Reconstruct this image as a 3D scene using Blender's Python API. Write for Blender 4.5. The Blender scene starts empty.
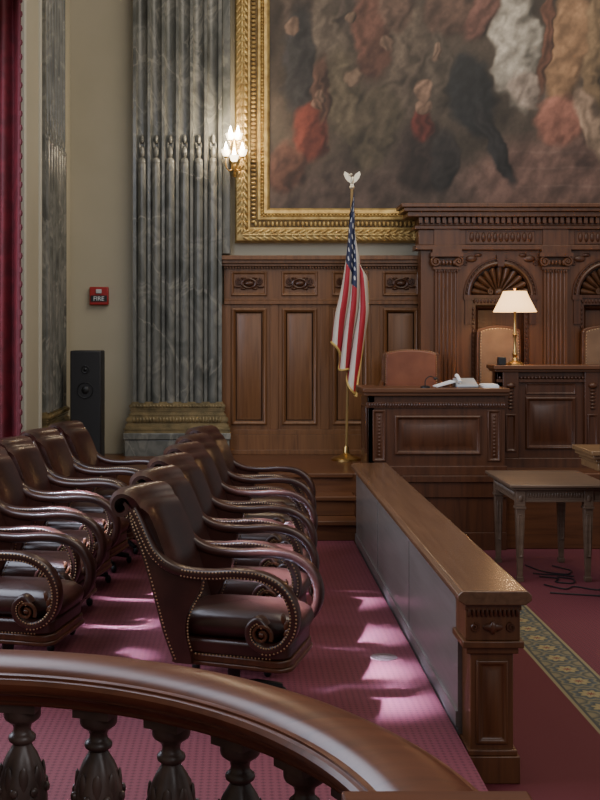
import bpy, bmesh, math, random
from mathutils import Vector, Matrix
random.seed(4)
pi=math.pi; cos=math.cos; sin=math.sin
COL=bpy.context.scene.collection

# ------------------------------------------------------------ mesh builder
class B:
    def __init__(s): s.v=[]; s.f=[]
    def add(s,vs,fs):
        o=len(s.v); s.v+= [tuple(p) for p in vs]; s.f+=[tuple(i+o for i in f) for f in fs]
        return s
    def box(s,x0,x1,y0,y1,z0,z1):
        return s.add([(x,y,z) for x in (x0,x1) for y in (y0,y1) for z in (z0,z1)],
          [(0,1,3,2),(4,6,7,5),(0,4,5,1),(2,3,7,6),(0,2,6,4),(1,5,7,3)])
    def taper(s,cx,cy,z0,z1,h0,h1):
        return s.add([(cx+a*h,cy+b*h,z) for z,h in ((z0,h0),(z1,h1)) for a,b in ((-1,-1),(1,-1),(1,1),(-1,1))],
          [(0,1,2,3),(4,5,6,7),(0,1,5,4),(1,2,6,5),(2,3,7,6),(3,0,4,7)])
    def prism(s,poly,a,b,axis='y'):
        n=len(poly)
        if axis=='y': m=lambda p,t:(p[0],t,p[1])
        elif axis=='x': m=lambda p,t:(t,p[0],p[1])
        else: m=lambda p,t:(p[0],p[1],t)
        vs=[m(p,a) for p in poly]+[m(p,b) for p in poly]
        fs=[tuple(range(n)),tuple(range(2*n-1,n-1,-1))]+[(i,(i+1)%n,n+(i+1)%n,n+i) for i in range(n)]
        return s.add(vs,fs)
    def lathe(s,prof,cx=0,cy=0,seg=20,mod=None,cz=0):
        vs=[];fs=[];n=len(prof)
        for r,z in prof:
            for k in range(seg):
                a=2*pi*k/seg
                rr=r*(mod(a,z) if mod else 1)
                vs.append((cx+rr*cos(a),cy+rr*sin(a),cz+z))
        for i in range(n-1):
            for k in range(seg):
                k2=(k+1)%seg
                fs.append((i*seg+k,i*seg+k2,(i+1)*seg+k2,(i+1)*seg+k))
        fs.append(tuple(range(seg))); fs.append(tuple((n-1)*seg+k for k in range(seg)))
        return s.add(vs,fs)
    def ell(s,c,r,seg=10,rings=6,M=None):
        vs=[];fs=[]
        for i in range(1,rings):
            t=pi*i/rings
            for k in range(seg):
                a=2*pi*k/seg
                vs.append(Vector((r[0]*sin(t)*cos(a),r[1]*sin(t)*sin(a),r[2]*cos(t))))
        vs.append(Vector((0,0,r[2]))); vs.append(Vector((0,0,-r[2])))
        for i in range(rings-2):
            for k in range(seg):
                k2=(k+1)%seg
                fs.append((i*seg+k,i*seg+k2,(i+1)*seg+k2,(i+1)*seg+k))
        T=(rings-1)*seg
        for k in range(seg):
            k2=(k+1)%seg
            fs.append((T,k2,k)); fs.append((T+1,(rings-2)*seg+k,(rings-2)*seg+k2))
        if M is not None: vs=[M@p for p in vs]
        c=Vector(c)
        return s.add([p+c for p in vs],fs)
    def tube(s,path,r,seg=8,ry=None):
        P=[Vector(p) for p in path]; n=len(P)
        vs=[];fs=[]
        up=Vector((0,0,1))
        t0=(P[1]-P[0]).normalized()
        if abs(t0.dot(up))>.95: up=Vector((1,0,0))
        nrm=(up-t0*up.dot(t0)).normalized()
        for i in range(n):
            t=(P[min(i+1,n-1)]-P[max(i-1,0)]).normalized()
            nrm=(nrm-t*nrm.dot(t)).normalized(); bi=t.cross(nrm)
            rr=r(i/(n-1)) if callable(r) else r
            for k in range(seg):
                a=2*pi*k/seg
                vs.append(P[i]+nrm*rr*cos(a)+bi*rr*sin(a))
        for i in range(n-1):
            for k in range(seg):
                k2=(k+1)%seg
                fs.append((i*seg+k,i*seg+k2,(i+1)*seg+k2,(i+1)*seg+k))
        fs.append(tuple(range(seg))); fs.append(tuple((n-1)*seg+k for k in range(seg)))
        return s.add(vs,fs)
    def sweep_xz(s,path,yc,wy,tn,seg=14,e=.55):
        n=len(path); vs=[];fs=[]
        for i in range(n):
            a=path[max(i-1,0)]; b=path[min(i+1,n-1)]
            t=Vector((b[0]-a[0],b[1]-a[1])).normalized(); nn=Vector((-t.y,t.x))
            w=wy(i/(n-1)) if callable(wy) else wy; h=tn(i/(n-1)) if callable(tn) else tn
            for k in range(seg):
                q=2*pi*k/seg; c,sn=cos(q),sin(q)
                u=math.copysign(abs(c)**e,c)*h/2; y=math.copysign(abs(sn)**e,sn)*w/2
                vs.append((path[i][0]+nn.x*u,yc+y,path[i][1]+nn.y*u))
        for i in range(n-1):
            for k in range(seg):
                k2=(k+1)%seg
                fs.append((i*seg+k,i*seg+k2,(i+1)*seg+k2,(i+1)*seg+k))
        fs.append(tuple(range(seg))); fs.append(tuple((n-1)*seg+k for k in range(seg)))
        return s.add(vs,fs)
    def loft(s,A,C,y0,y1,nc=8):
        n=len(A); vs=[];fs=[]
        for y in (y0,y1):
            for i in range(n):
                for j in range(nc+1):
                    t=j/nc; vs.append((A[i][0]*(1-t)+C[i][0]*t,y,A[i][1]*(1-t)+C[i][1]*t))
        m=n*(nc+1); w=nc+1
        for o in (0,m):
            for i in range(n-1):
                for j in range(nc): fs.append((o+i*w+j,o+i*w+j+1,o+(i+1)*w+j+1,o+(i+1)*w+j))
        for i in range(n-1):
            fs.append((i*w,(i+1)*w,m+(i+1)*w,m+i*w)); fs.append((i*w+nc,(i+1)*w+nc,m+(i+1)*w+nc,m+i*w+nc))
        for j in range(nc):
            fs.append((j,j+1,m+j+1,m+j)); k=(n-1)*w; fs.append((k+j,k+j+1,m+k+j+1,m+k+j))
        return s.add(vs,fs)
    def frame(s,u0,u1,w0,w1,mapf,prof,fill=True):
        vs=[];fs=[]
        for o,d in prof:
            vs+= [mapf(u0+o,w0+o,d),mapf(u1-o,w0+o,d),mapf(u1-o,w1-o,d),mapf(u0+o,w1-o,d)]
        for i in range(len(prof)-1):
            for k in range(4):
                k2=(k+1)%4
                fs.append((4*i+k,4*i+k2,4*i+4+k2,4*i+4+k))
        if fill: fs.append(tuple(4*(len(prof)-1)+k for k in range(4)))
        return s.add(vs,fs)
    def torus(s,c,R,r,axis='y',sx=1,sz=1,seg=20,ms=8):
        vs=[];fs=[]
        for i in range(seg):
            a=2*pi*i/seg
            for k in range(ms):
                q=2*pi*k/ms
                u=(R+r*cos(q))*cos(a)*sx; w=(R+r*cos(q))*sin(a)*sz; d=r*sin(q)
                vs.append((c[0]+u,c[1]+d,c[2]+w) if axis=='y' else ((c[0]+u,c[1]+w,c[2]+d) if axis=='z' else (c[0]+d,c[1]+u,c[2]+w)))
        for i in range(seg):
            for k in range(ms):
                i2=(i+1)%seg;k2=(k+1)%ms
                fs.append((i*ms+k,i2*ms+k,i2*ms+k2,i*ms+k2))
        return s.add(vs,fs)
    def eggs(s,p0,p1,n,r,seg=8,rings=5):
        p0=Vector(p0);p1=Vector(p1)
        for i in range(n):
            s.ell(p0+(p1-p0)*((i+.5)/n),r,seg,rings)
        return s
    def spiral(s,c,R,r,d=1,turns=1.6,axis='y',seg=22):
        P=[]
        for i in range(seg):
            t=i/(seg-1); a=d*(pi/2-turns*2*pi*t) if d>0 else pi/2+turns*2*pi*t
            q=R*(1-.8*t)
            P.append((c[0]+q*cos(a),c[1],c[2]+q*sin(a)) if axis=='y' else (c[0],c[1]+q*cos(a),c[2]+q*sin(a)))
        return s.tube(P,r,6)

def FY(y): return lambda u,w,d:(u,y-d,w)
def FXn(x): return lambda u,w,d:(x-d,u,w)
def FXp(x): return lambda u,w,d:(x+d,u,w)
PAN=[(0,0),(0,.014),(.012,.022),(.026,.016),(.034,.003),(.06,.003),(.09,.016)]
PANS=[(0,0),(0,.01),(.008,.014),(.018,.01),(.024,.002),(.034,.002),(.05,.01)]

def cr(pts,k=5):
    out=[];n=len(pts)
    for i in range(n-1):
        p0=pts[max(i-1,0)];p1=pts[i];p2=pts[i+1];p3=pts[min(i+2,n-1)]
        for j in range(k):
            t=j/k
            out.append(tuple(.5*((2*b)+(-a+c)*t+(2*a-5*b+4*c-d)*t*t+(-a+3*b-3*c+d)*t**3) for a,b,c,d in zip(p0,p1,p2,p3)))
    out.append(tuple(pts[-1])); return out
def resample(P,n):
    L=[0]
    for a,b in zip(P,P[1:]): L.append(L[-1]+math.dist(a,b))
    out=[]
    for i in range(n):
        t=L[-1]*i/(n-1); k=0
        while k<len(P)-2 and L[k+1]<t: k+=1
        q=(t-L[k])/max(1e-9,L[k+1]-L[k]); out.append(tuple(a+(b-a)*q for a,b in zip(P[k],P[k+1])))
    return out

def mkmesh(name,b,mat,smooth=35,off=(0,0,0)):
    me=bpy.data.meshes.new(name)
    me.from_pydata([(x-off[0],y-off[1],z-off[2]) for x,y,z in b.v],[],b.f)
    bm=bmesh.new(); bm.from_mesh(me); bmesh.ops.recalc_face_normals(bm,faces=bm.faces); bm.to_mesh(me); bm.free()
    for m in (mat if isinstance(mat,(list,tuple)) else [mat]): me.materials.append(m)
    if smooth:
        me.polygons.foreach_set('use_smooth',[True]*len(me.polygons))
        me.set_sharp_from_angle(angle=math.radians(smooth))
    me.update(); return me

def thing(name,label,cat,loc=(0,0,0),rz=0,group=None,kind=None):
    e=bpy.data.objects.new(name,None); e.location=loc; e.rotation_euler=(0,0,rz); e.empty_display_size=.1
    COL.objects.link(e)
    if label: e['label']=label
    if cat: e['category']=cat
    if group: e['group']=group
    if kind: e['kind']=kind
    return e
def part(root,name,b,mat,world=True,smooth=35,bev=0,label=None,kind=None):
    off=tuple(root.location) if world else (0,0,0)
    o=bpy.data.objects.new(name,mkmesh(name,b,mat,smooth,off)); COL.objects.link(o)
    o.parent=root
    if bev:
        m=o.modifiers.new('bev','BEVEL'); m.width=bev; m.segments=2; m.limit_method='ANGLE'; m.angle_limit=math.radians(40)
    if label: o['label']=label
    if kind: o['kind']=kind
    return o
def solo(name,b,mat,label=None,cat=None,loc=(0,0,0),smooth=35,bev=0,kind=None):
    o=bpy.data.objects.new(name,mkmesh(name,b,mat,smooth,loc)); o.location=loc; COL.objects.link(o)
    if label:o['label']=label
    if cat:o['category']=cat
    if kind:o['kind']=kind
    if bev:
        m=o.modifiers.new('bev','BEVEL'); m.width=bev; m.segments=2; m.limit_method='ANGLE'; m.angle_limit=math.radians(40)
    return o
def copy_tree(root,name,loc,rz,label=None):
    e=root.copy(); e.location=loc; e.rotation_euler=(0,0,rz); COL.objects.link(e)
    if label: e['label']=label
    for c in list(root.children):
        n=c.copy(); n.parent=e; COL.objects.link(n)
        for c2 in list(c.children):
            n2=c2.copy(); n2.parent=n; COL.objects.link(n2)
    return e

# ------------------------------------------------------------ materials
def nt(name):
    m=bpy.data.materials.new(name); m.use_nodes=True; t=m.node_tree
    return m,t,t.nodes['Principled BSDF']
def N(t,ty,**k):
    n=t.nodes.new(ty)
    for a,v in k.items():
        if a in n.inputs: n.inputs[a].default_value=v
        else: setattr(n,a,v)
    return n
def noise(t,scale,detail=4,mapscale=(1,1,1),dist=0,rot=(0,0,0)):
    tc=N(t,'ShaderNodeTexCoord'); mp=N(t,'ShaderNodeMapping'); mp.inputs['Scale'].default_value=mapscale; mp.inputs['Rotation'].default_value=rot
    t.links.new(tc.outputs['Object'],mp.inputs[0])
    n=N(t,'ShaderNodeTexNoise'); n.inputs['Scale'].default_value=scale; n.inputs['Detail'].default_value=detail; n.inputs['Distortion'].default_value=dist
    t.links.new(mp.outputs[0],n.inputs['Vector']); return n
def ramp(t,src,stops):
    r=N(t,'ShaderNodeValToRGB'); e=r.color_ramp.elements
    while len(e)<len(stops): e.new(.5)
    for i,(p,c) in enumerate(stops): e[i].position=p; e[i].color=(*c,1)
    t.links.new(src,r.inputs[0]); return r
def bump(t,bs,src,st=.2,dist=.01):
    b=N(t,'ShaderNodeBump'); b.inputs['Strength'].default_value=st; b.inputs['Distance'].default_value=dist
    t.links.new(src,b.inputs['Height']); t.links.new(b.outputs[0],bs.inputs['Normal']); return b
def wood(name,c1,c2,rough=.35,axis='z',coat=0.0,bm=.05):
    m,t,p=nt(name)
    ms={'z':(14,14,.8),'x':(.8,14,14),'y':(14,.8,14)}[axis]
    n=noise(t,2.0,5,ms,.6); r=ramp(t,n.outputs['Fac'],[(.25,c1),(.5,tuple((a*.45+b*.55) for a,b in zip(c1,c2))),(.8,c2)])
    t.links.new(r.outputs[0],p.inputs['Base Color']); p.inputs['Roughness'].default_value=rough
    p.inputs['Coat Weight'].default_value=coat; p.inputs['Coat Roughness'].default_value=.2
    if bm: bump(t,p,n.outputs['Fac'],bm,.004)
    return m
def simple(name,c,rough=.5,metal=0,ns=None,c2=None,bst=0,bs=40,emis=None,est=0):
    m,t,p=nt(name); p.inputs['Base Color'].default_value=(*c,1); p.inputs['Roughness'].default_value=rough; p.inputs['Metallic'].default_value=metal
    if c2 is not None:
        n=noise(t,ns or 5,5); r=ramp(t,n.outputs['Fac'],[(.35,c),(.65,c2)]); t.links.new(r.outputs[0],p.inputs['Base Color'])
    if bst:
        n2=noise(t,bs,5); bump(t,p,n2.outputs['Fac'],bst,.004)
    if emis: p.inputs['Emission Color'].default_value=(*emis,1); p.inputs['Emission Strength'].default_value=est
    return m

W_dark=wood('wood_dark_walnut',(.060,.021,.008),(.138,.052,.019),.34,'z')
W_darkx=wood('wood_dark_walnut_horizontal',(.060,.021,.008),(.138,.052,.020),.32,'x')
W_wain=wood('wood_wainscot',(.100,.040,.014),(.215,.094,.035),.38,'z')
W_shell=wood('wood_shell_carving',(.055,.022,.009),(.12,.052,.022),.36,'z')
W_bench=wood('wood_bench_mahogany',(.040,.0135,.006),(.098,.034,.0135),.33,'z')
W_rail=wood('wood_rail',(.085,.040,.020),(.150,.076,.038),.27,'y',.25,0)
W_railglare=wood('wood_rail_painted_glare',(.135,.115,.102),(.185,.16,.145),.36,'y',.3,0)  # pale greyish tone: window glare on the rail painted into the wood colour
W_hand=wood('wood_handrail',(.085,.024,.011),(.170,.054,.024),.31,'x',.0)
W_table=wood('wood_table',(.085,.050,.032),(.165,.108,.072),.4,'x')
W_gold=wood('wood_brown_oak',(.12,.062,.028),(.21,.12,.052),.35,'x')
LEA=simple('oxblood_leather',(.024,.0072,.0052),.29,0,6,(.046,.0140,.0095),.15,55)
LEA.node_tree.nodes['Principled BSDF'].inputs['Specular IOR Level'].default_value=.65
LEA2=simple('reddish_brown_leather',(.15,.048,.026),.33,0,5,(.21,.075,.038),.15,60)
LEA3=simple('tan_brown_leather',(.16,.092,.053),.4,0,5,(.22,.13,.075),.15,60)
BRASS=simple('antique_brass',(.55,.36,.13),.3,1)
NAIL=simple('brass_nailheads',(.70,.52,.30),.28,1)
IRON=simple('dark_metal',(.03,.03,.03),.4,.6)
BALM=simple('dark_carved_wood',(.045,.028,.023),.36,0,8,(.10,.063,.052),.2,30)
BLACK=simple('black_plastic',(.012,.012,.014),.45)
WHITE=simple('white_paper',(.75,.77,.8),.6)
GRILLE=simple('speaker_grille',(.02,.02,.022),.8,0,None,None,.6,400)
GOLD=simple('gilded_plaster',(.56,.40,.15),.42,.6,14,(.36,.23,.08),.35,60)
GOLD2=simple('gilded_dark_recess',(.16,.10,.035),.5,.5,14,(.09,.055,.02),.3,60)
GOLDB=simple('dull_gilded_base',(.30,.22,.10),.40,.5,10,(.15,.115,.055),.4,40)
WALL=simple('beige_plaster',(.39,.355,.26),.75,0,1.2,(.43,.39,.29),.05,30)
REDP=simple('alarm_red',(.34,.014,.014),.4)
SHADE=simple('lit_lamp_shade',(.85,.62,.38),.6,0,emis=(1,.56,.22),est=2.8)
GLASS=simple('frosted_glass_shade',(.9,.85,.75),.25,0,emis=(1,.80,.50),est=7)
BULB=simple('glowing_candle_bulb',(1,.95,.85),.3,0,emis=(1,.88,.66),est=110)
EAG=simple('pale_gold_eagle',(.8,.72,.55),.35,.6)

def marble():
    m,t,p=nt('dark_grey_veined_marble')
    n=noise(t,4.4,12,(1.0,1.0,.55),.5,(.25,.4,.2)); r=ramp(t,n.outputs['Fac'],[(.30,(.068,.068,.060)),(.43,(.112,.114,.100)),(.5,(.165,.163,.142)),(.56,(.120,.121,.107)),(.62,(.205,.198,.170)),(.72,(.095,.096,.085))])
    v=noise(t,1.5,8,(1.0,1.0,.7),.8,(.8,.3,.5)); r2=ramp(t,v.outputs['Fac'],[(.485,(0,0,0)),(.50,(1,1,1)),(.515,(0,0,0))])
    mx=N(t,'ShaderNodeMixRGB'); mx.inputs[2].default_value=(.33,.31,.26,1); ml=N(t,'ShaderNodeMath'); ml.operation='MULTIPLY'; ml.inputs[1].default_value=.5
    t.links.new(r2.outputs[0],ml.inputs[0]); t.links.new(ml.outputs[0],mx.inputs[0]); t.links.new(r.outputs[0],mx.inputs[1])
    t.links.new(mx.outputs[0],p.inputs['Base Color']); p.inputs['Roughness'].default_value=.27; return m
MARB=marble()
def curtainm():
    m,t,p=nt('crimson_damask'); n=noise(t,9,3); r=ramp(t,n.outputs['Fac'],[(.4,(.070,.002,.006)),(.6,(.115,.0035,.010))])
    t.links.new(r.outputs[0],p.inputs['Base Color']); p.inputs['Roughness'].default_value=.7; return m
CURT=curtainm()
def carpet(name,border):
    m,t,p=nt(name); L=t.links.new
    tc=N(t,'ShaderNodeTexCoord')
    br=N(t,'ShaderNodeTexVoronoi'); br.distance='MANHATTAN'; br.inputs['Scale'].default_value=32; br.inputs['Randomness'].default_value=0; L(tc.outputs['Object'],br.inputs['Vector'])
    r0=ramp(t,br.outputs['Distance'],[(.12,(.22,.060,.070)),(.24,(.055,.006,.012)),(.50,(.105,.012,.024)),(.80,(.150,.026,.040))])
    out=r0.outputs[0]
    if border:
        sx=N(t,'ShaderNodeSeparateXYZ'); L(tc.outputs['Object'],sx.inputs[0])
        def mth(op,a,b=None):
            g=N(t,'ShaderNodeMath'); g.operation=op
            for i,x in enumerate((a,b)):
                if x is None: continue
                if isinstance(x,(int,float)): g.inputs[i].default_value=x
                else: L(x,g.inputs[i])
            return g.outputs[0]
        def gt(v): return mth('GREATER_THAN',sx.outputs[0],v)
        def mix(f,a,b):
            q=N(t,'ShaderNodeMixRGB'); L(f,q.inputs[0])
            for s,i in ((a,1),(b,2)):
                if isinstance(s,tuple): q.inputs[i].default_value=(*s,1)
                else: L(s,q.inputs[i])
            return q.outputs[0]
        n2=noise(t,600,2); deep=ramp(t,n2.outputs['Fac'],[(.3,(.065,.003,.007)),(.7,(.12,.008,.015))]).outputs[0]
        # orderly running medallion motif : one rosette every 0.23 m with small leaves between
        fy=mth('SUBTRACT',mth('FRACT',mth('MULTIPLY',sx.outputs[1],4.35)),.5); fx=mth('MULTIPLY',mth('SUBTRACT',sx.outputs[0],1.93),4.35)
        d=mth('SQRT',mth('ADD',mth('MULTIPLY',fx,fx),mth('MULTIPLY',fy,fy)))
        ang=mth('ARCTAN2',fy,fx); pet=mth('MULTIPLY',mth('COSINE',mth('MULTIPLY',ang,8)),.045)
        dd=mth('ADD',d,pet)
        pat=ramp(t,dd,[(.06,(.14,.03,.02)),(.11,(.30,.235,.11)),(.24,(.25,.195,.09)),(.27,(.040,.045,.042)),(.38,(.075,.085,.085)),(.44,(.21,.17,.085)),(.50,(.045,.05,.048)),(.62,(.19,.155,.085))]).outputs[0]
        c=mix(gt(1.78),deep,(.22,.175,.09)); c=mix(gt(1.80),c,(.045,.045,.042)); c=mix(gt(1.815),c,pat); c=mix(gt(2.045),c,(.045,.045,.042)); c=mix(gt(2.06),c,(.22,.175,.09)); c=mix(gt(2.08),c,out)
        out=c
    L(out,p.inputs['Base Color']); p.inputs['Roughness'].default_value=.75
    n=noise(t,300,2); bump(t,p,n.outputs['Fac'],.4,.004); return m
CARJ=carpet('jury_box_carpet',False); CARC=carpet('court_carpet',True)

def flagmat():
    m,t,p=nt('striped_flag_cloth'); L=t.links.new
    uv=N(t,'ShaderNodeUVMap'); s=N(t,'ShaderNodeSeparateXYZ'); L(uv.outputs[0],s.inputs[0])
    def M(op,a,b=None):
        n=N(t,'ShaderNodeMath'); n.operation=op
        for i,x in enumerate((a,b)):
            if x is None: continue
            if isinstance(x,(int,float)): n.inputs[i].default_value=x
            else: L(x,n.inputs[i])
        return n.outputs[0]
    u,v=s.outputs[0],s.outputs[1]
    st=M('MODULO',M('FLOOR',M('MULTIPLY',v,13)),2)
    mx=N(t,'ShaderNodeMixRGB'); mx.inputs[1].default_value=(.34,.009,.022,1); mx.inputs[2].default_value=(.55,.49,.42,1); L(st,mx.inputs[0])
    fu=M('SUBTRACT',M('FRACT',M('MULTIPLY',u,15)),.5); fv=M('SUBTRACT',M('FRACT',M('MULTIPLY',v,13)),.5)
    d=M('ADD',M('MULTIPLY',fu,fu),M('MULTIPLY',fv,fv)); star=M('LESS_THAN',d,.05)
    c2=N(t,'ShaderNodeMixRGB'); c2.inputs[1].default_value=(.012,.018,.06,1); c2.inputs[2].default_value=(.5,.5,.5,1); L(star,c2.inputs[0])
    can=M('MULTIPLY',M('LESS_THAN',u,.42),M('LESS_THAN',v,.5385))
    c3=N(t,'ShaderNodeMixRGB'); L(can,c3.inputs[0]); L(mx.outputs[0],c3.inputs[1]); L(c2.outputs[0],c3.inputs[2])
    L(c3.outputs[0],p.inputs['Base Color']); p.inputs['Roughness'].default_value=.6; return m
FLAG=flagmat()

# ------------------------------------------------------------ room
solo('floor',B().box(.98,8,-1,12.2,-.1,0),CARC,kind='structure',smooth=0)
solo('floor.001',B().box(-3,.98,-1,12.2,-.1,.18),CARJ,kind='structure',smooth=0)
b=B(); b.box(-1.8,8,10.5,12.2,.0,.69)
solo('floor.002',b,W_darkx,kind='structure',bev=.008)
b=B()
b.box(.05,1.02,9.93,10.5,.18,.35); b.box(.05,1.02,10.22,10.5,.35,.52)
for y,z in ((9.93,.35),(10.22,.52),(10.5,.69)):
    b.box(.03,1.03,y-.03,y+.1,z-.035,z+.002)
solo('trim_1',b,W_darkx,kind='structure',bev=.005)
solo('wall_back',B().box(-2.3,8,12.2,12.4,0,7.6),WALL,kind='structure',smooth=0)
b=B(); b.box(-2.5,-1.8,9.5,12.2,0,7.6)
solo('wall_left',b,WALL,kind='structure',smooth=0)
b=B(); b.box(-2.6,-2.4,8.9,9.5,0,7.6); b.box(-2.6,-2.4,-1,4.2,0,7.6); b.box(-2.6,-2.4,4.2,8.9,0,.9); b.box(-2.6,-2.4,4.2,8.9,5.6,7.6)
solo('wall_left.001',b,WALL,kind='structure',smooth=0)
b=B()
for y in (4.24,8.86): b.box(-2.56,-2.48,y-.04,y+.04,.9,5.6)
for z in (.94,3.75,5.56): b.box(-2.56,-2.48,4.2,8.9,z-.03,z+.03)
b.box(-2.62,-2.3,4.15,8.95,.84,.9)
solo('window_1',b,W_dark,kind='structure',smooth=0)
solo('trim_4',B().box(-1.81,-1.775,9.46,9.56,0,7.6).box(-1.81,-1.785,10.28,10.36,0,7.6),simple('pale_trim',(.55,.53,.45),.6),kind='structure',smooth=0)

def curtain():
    vs=[];fs=[];nx=80;nz=40
    for j in range(nz+1):
        z=.2+j/nz*6.9
        for i in range(nx+1):
            u=i/nx; x=-2.38+u*.59
            y=9.36+.055*sin(u*2*pi*4.6+.25*sin(z*1.3)+1)+.012*sin(u*31+z*.4)
            vs.append((x,y,z))
    for j in range(nz):
        for i in range(nx): a=j*(nx+1)+i; fs.append((a,a+1,a+nx+2,a+nx+1))
    b=B().add(vs,fs)
    r=thing('curtain','floor-length crimson damask curtain hanging beside the wall pier','curtain',(-2.08,9.36,.2))
    o=part(r,'curtain_panel',b,CURT,smooth=180); m=o.modifiers.new('s','SOLIDIFY'); m.thickness=.008
    b=B()
    P=[(-1.785,9.30,.25+i*.15) for i in range(46)]
    b.tube(P,.014,8)
    for i in range(60): b.ell((-1.775,9.30,.3+i*.115),(.018,.018,.03),6,4)
    part(r,'curtain_fringe',b,simple('crimson_braid',(.09,.005,.012),.7))
curtain()

# ------------------------------------------------------------ pilasters
def fluted(b,W,n,z0,z1,mapf,depth=.05,edge=.02,back=.12,fr=.80):
    pts=[(0,-back),(0,0)]
    w=(W-2*edge)/n; fl=w*fr
    for i in range(n):
        s=edge+i*w+(w-fl)/2
        pts.append((s,0))
        for k in range(1,12):
            a=pi*k/12; d=depth*sin(a)
            pts.append((s+fl/2-fl/2*cos(a),-d))
        pts.append((s+fl,0))
    pts+=[(W,0),(W,-back)]
    vs=[mapf(u,v,z0) for u,v in pts]+[mapf(u,v,z1) for u,v in pts]; m=len(pts)
    b.add(vs,[(i,i+1,m+i+1,m+i) for i in range(m-1)])
def pilaster(name,mapf,W,n,kind='structure'):
    r=thing(name,'fluted dark grey veined marble pilaster with gilded moulded base','pilaster',mapf(W/2,0,.2),kind='structure')
    b=B(); fluted(b,W,n,1.24,7.6,mapf)
    w=(W-.04)/n
    for i in range(n):
        c=.02+(i+.5)*w
        rr0=w*.33
        P=[mapf(c,-.028,z) for z in (1.24,2.4,3.74)]
        b.tube(P,rr0,14)
        for z,rz,rr in ((3.76,.05,rr0),(3.86,.07,rr0*.62),(4.00,.05,rr0*.5)):
            b.ell(mapf(c,-.026,z),(rr,rr,rz),10,6)
        for s in (-1,1): b.ell(mapf(c+s*.026,-.02,3.93),(.011,.011,.04),6,5)
    part(r,'pilaster_shaft',b,MARB,smooth=40)
    b=B()
    def ring(z0,z1,o):
        a=mapf(-o,-.2,z0); c=mapf(W+o,o,z1)
        b.box(min(a[0],c[0]),max(a[0],c[0]),min(a[1],c[1]),max(a[1],c[1]),z0,z1)
    def torusring(z0,z1,o,h):
        n_=7
        for i in range(n_):
            t0=i/n_; t=(i+.5)/n_
            ring(z0+(z1-z0)*t0,z0+(z1-z0)*(t0+1/n_),o+h*sin(pi*t))
    ring(1.235,1.25,.008); ring(1.225,1.235,.018); torusring(1.185,1.225,.018,.020); ring(1.175,1.185,.03); ring(1.165,1.175,.02)
    torusring(1.12,1.165,.035,-.016); ring(1.11,1.12,.042); ring(1.10,1.11,.034); torusring(1.03,1.10,.038,.03); ring(1.02,1.03,.055); ring(.99,1.02,.07); torusring(.95,.99,.07,.018); ring(.93,.95,.085)
    part(r,'pilaster_base',b,GOLDB,smooth=60)
    b=B()
    M0=int(W/.034)
    for i in range(M0):
        for z,o,rr in ((1.205,.036,(.012,.012,.018)),(1.065,.066,(.014,.014,.030))):
            b.ell(mapf((i+.5)*W/M0,o,z),rr,6,5)
    part(r,'leaf_ornament',b,GOLDB)
    b2=B()
    for o,z0,z1 in ((.095,.86,.93),(.08,.18,.86)):
        a=mapf(-o,-.2,z0); c=mapf(W+o,o,z1)
        b2.box(min(a[0],c[0]),max(a[0],c[0]),min(a[1],c[1]),max(a[1],c[1]),z0,z1)
    part(r,'pilaster_plinth',b2,MARB,bev=.01)
pilaster('trim_2',lambda u,v,z:(-1.12+u,12.02-v,z),.93,6)
pilaster('trim_3',lambda u,v,z:(-1.77+v,10.46+u,z),1.2,7)
solo('trim_5',B().box(-.19,-.10,12.1,12.2,2.8,7.6),MARB,kind='structure',bev=.01)

# ------------------------------------------------------------ wainscot
r=thing('trim_6','dark panelled wood wainscot with carved frieze','wainscot',(1,12.15,.69),kind='structure')
b=B(); Y=12.13
b.box(-.17,1.95,Y,12.2,.69,2.72)
xs=[.095+.533*i for i in range(4)]
for x in xs:
    b.frame(x-.185,x+.185,1.0,2.23,FY(Y),[(0,0),(0,.016),(.014,.026),(.03,.018),(.04,-.0),(.055,.0),(.085,.014)])
    b.frame(x-.19,x+.19,2.36,2.62,FY(Y),[(0,0),(0,.014),(.01,.02),(.022,.014),(.03,.002)])
for x in [-.145]+[x+.2665 for x in xs]:
    b.box(x-.045,x+.045,Y-.012,Y,.95,2.27)
b.box(-.17,1.95,Y-.035,Y,.69,.90); b.box(-.17,1.95,Y-.05,Y,.69,.74); b.box(-.17,1.95,Y-.022,Y,.90,.95)
b.box(-.17,1.95,Y-.03,Y,2.27,2.31); b.box(-.17,1.95,Y-.018,Y,2.31,2.33)
b.box(-.19,1.95,Y-.05,Y,2.67,2.70); b.box(-.19,1.95,Y-.08,Y,2.70,2.735); b.box(-.19,1.95,Y-.11,12.2,2.735,2.78)
for i in range(70): b.box(-.17+i*.03,-.153+i*.03,Y-.035,Y,2.645,2.67)
part(r,'wainscot_panelling',b,W_wain,bev=.004)
for x in xs:
    c=B(); z=2.49
    c.torus((x,Y-.015,z),.055,.014,'y',1.3,.85); c.ell((x,Y-.02,z),(.05,.025,.03))
    for s in (-1,1):
        c.spiral((x+s*.105,Y-.015,z+.02),.035,.009,s); c.ell((x+s*.12,Y-.012,z-.035),(.04,.015,.014)); c.ell((x+s*.06,Y-.012,z-.055),(.03,.015,.012)); c.ell((x+s*.06,Y-.012,z+.055),(.03,.015,.012))
    part(r,'carved_cartouche',c,W_bench)

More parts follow.
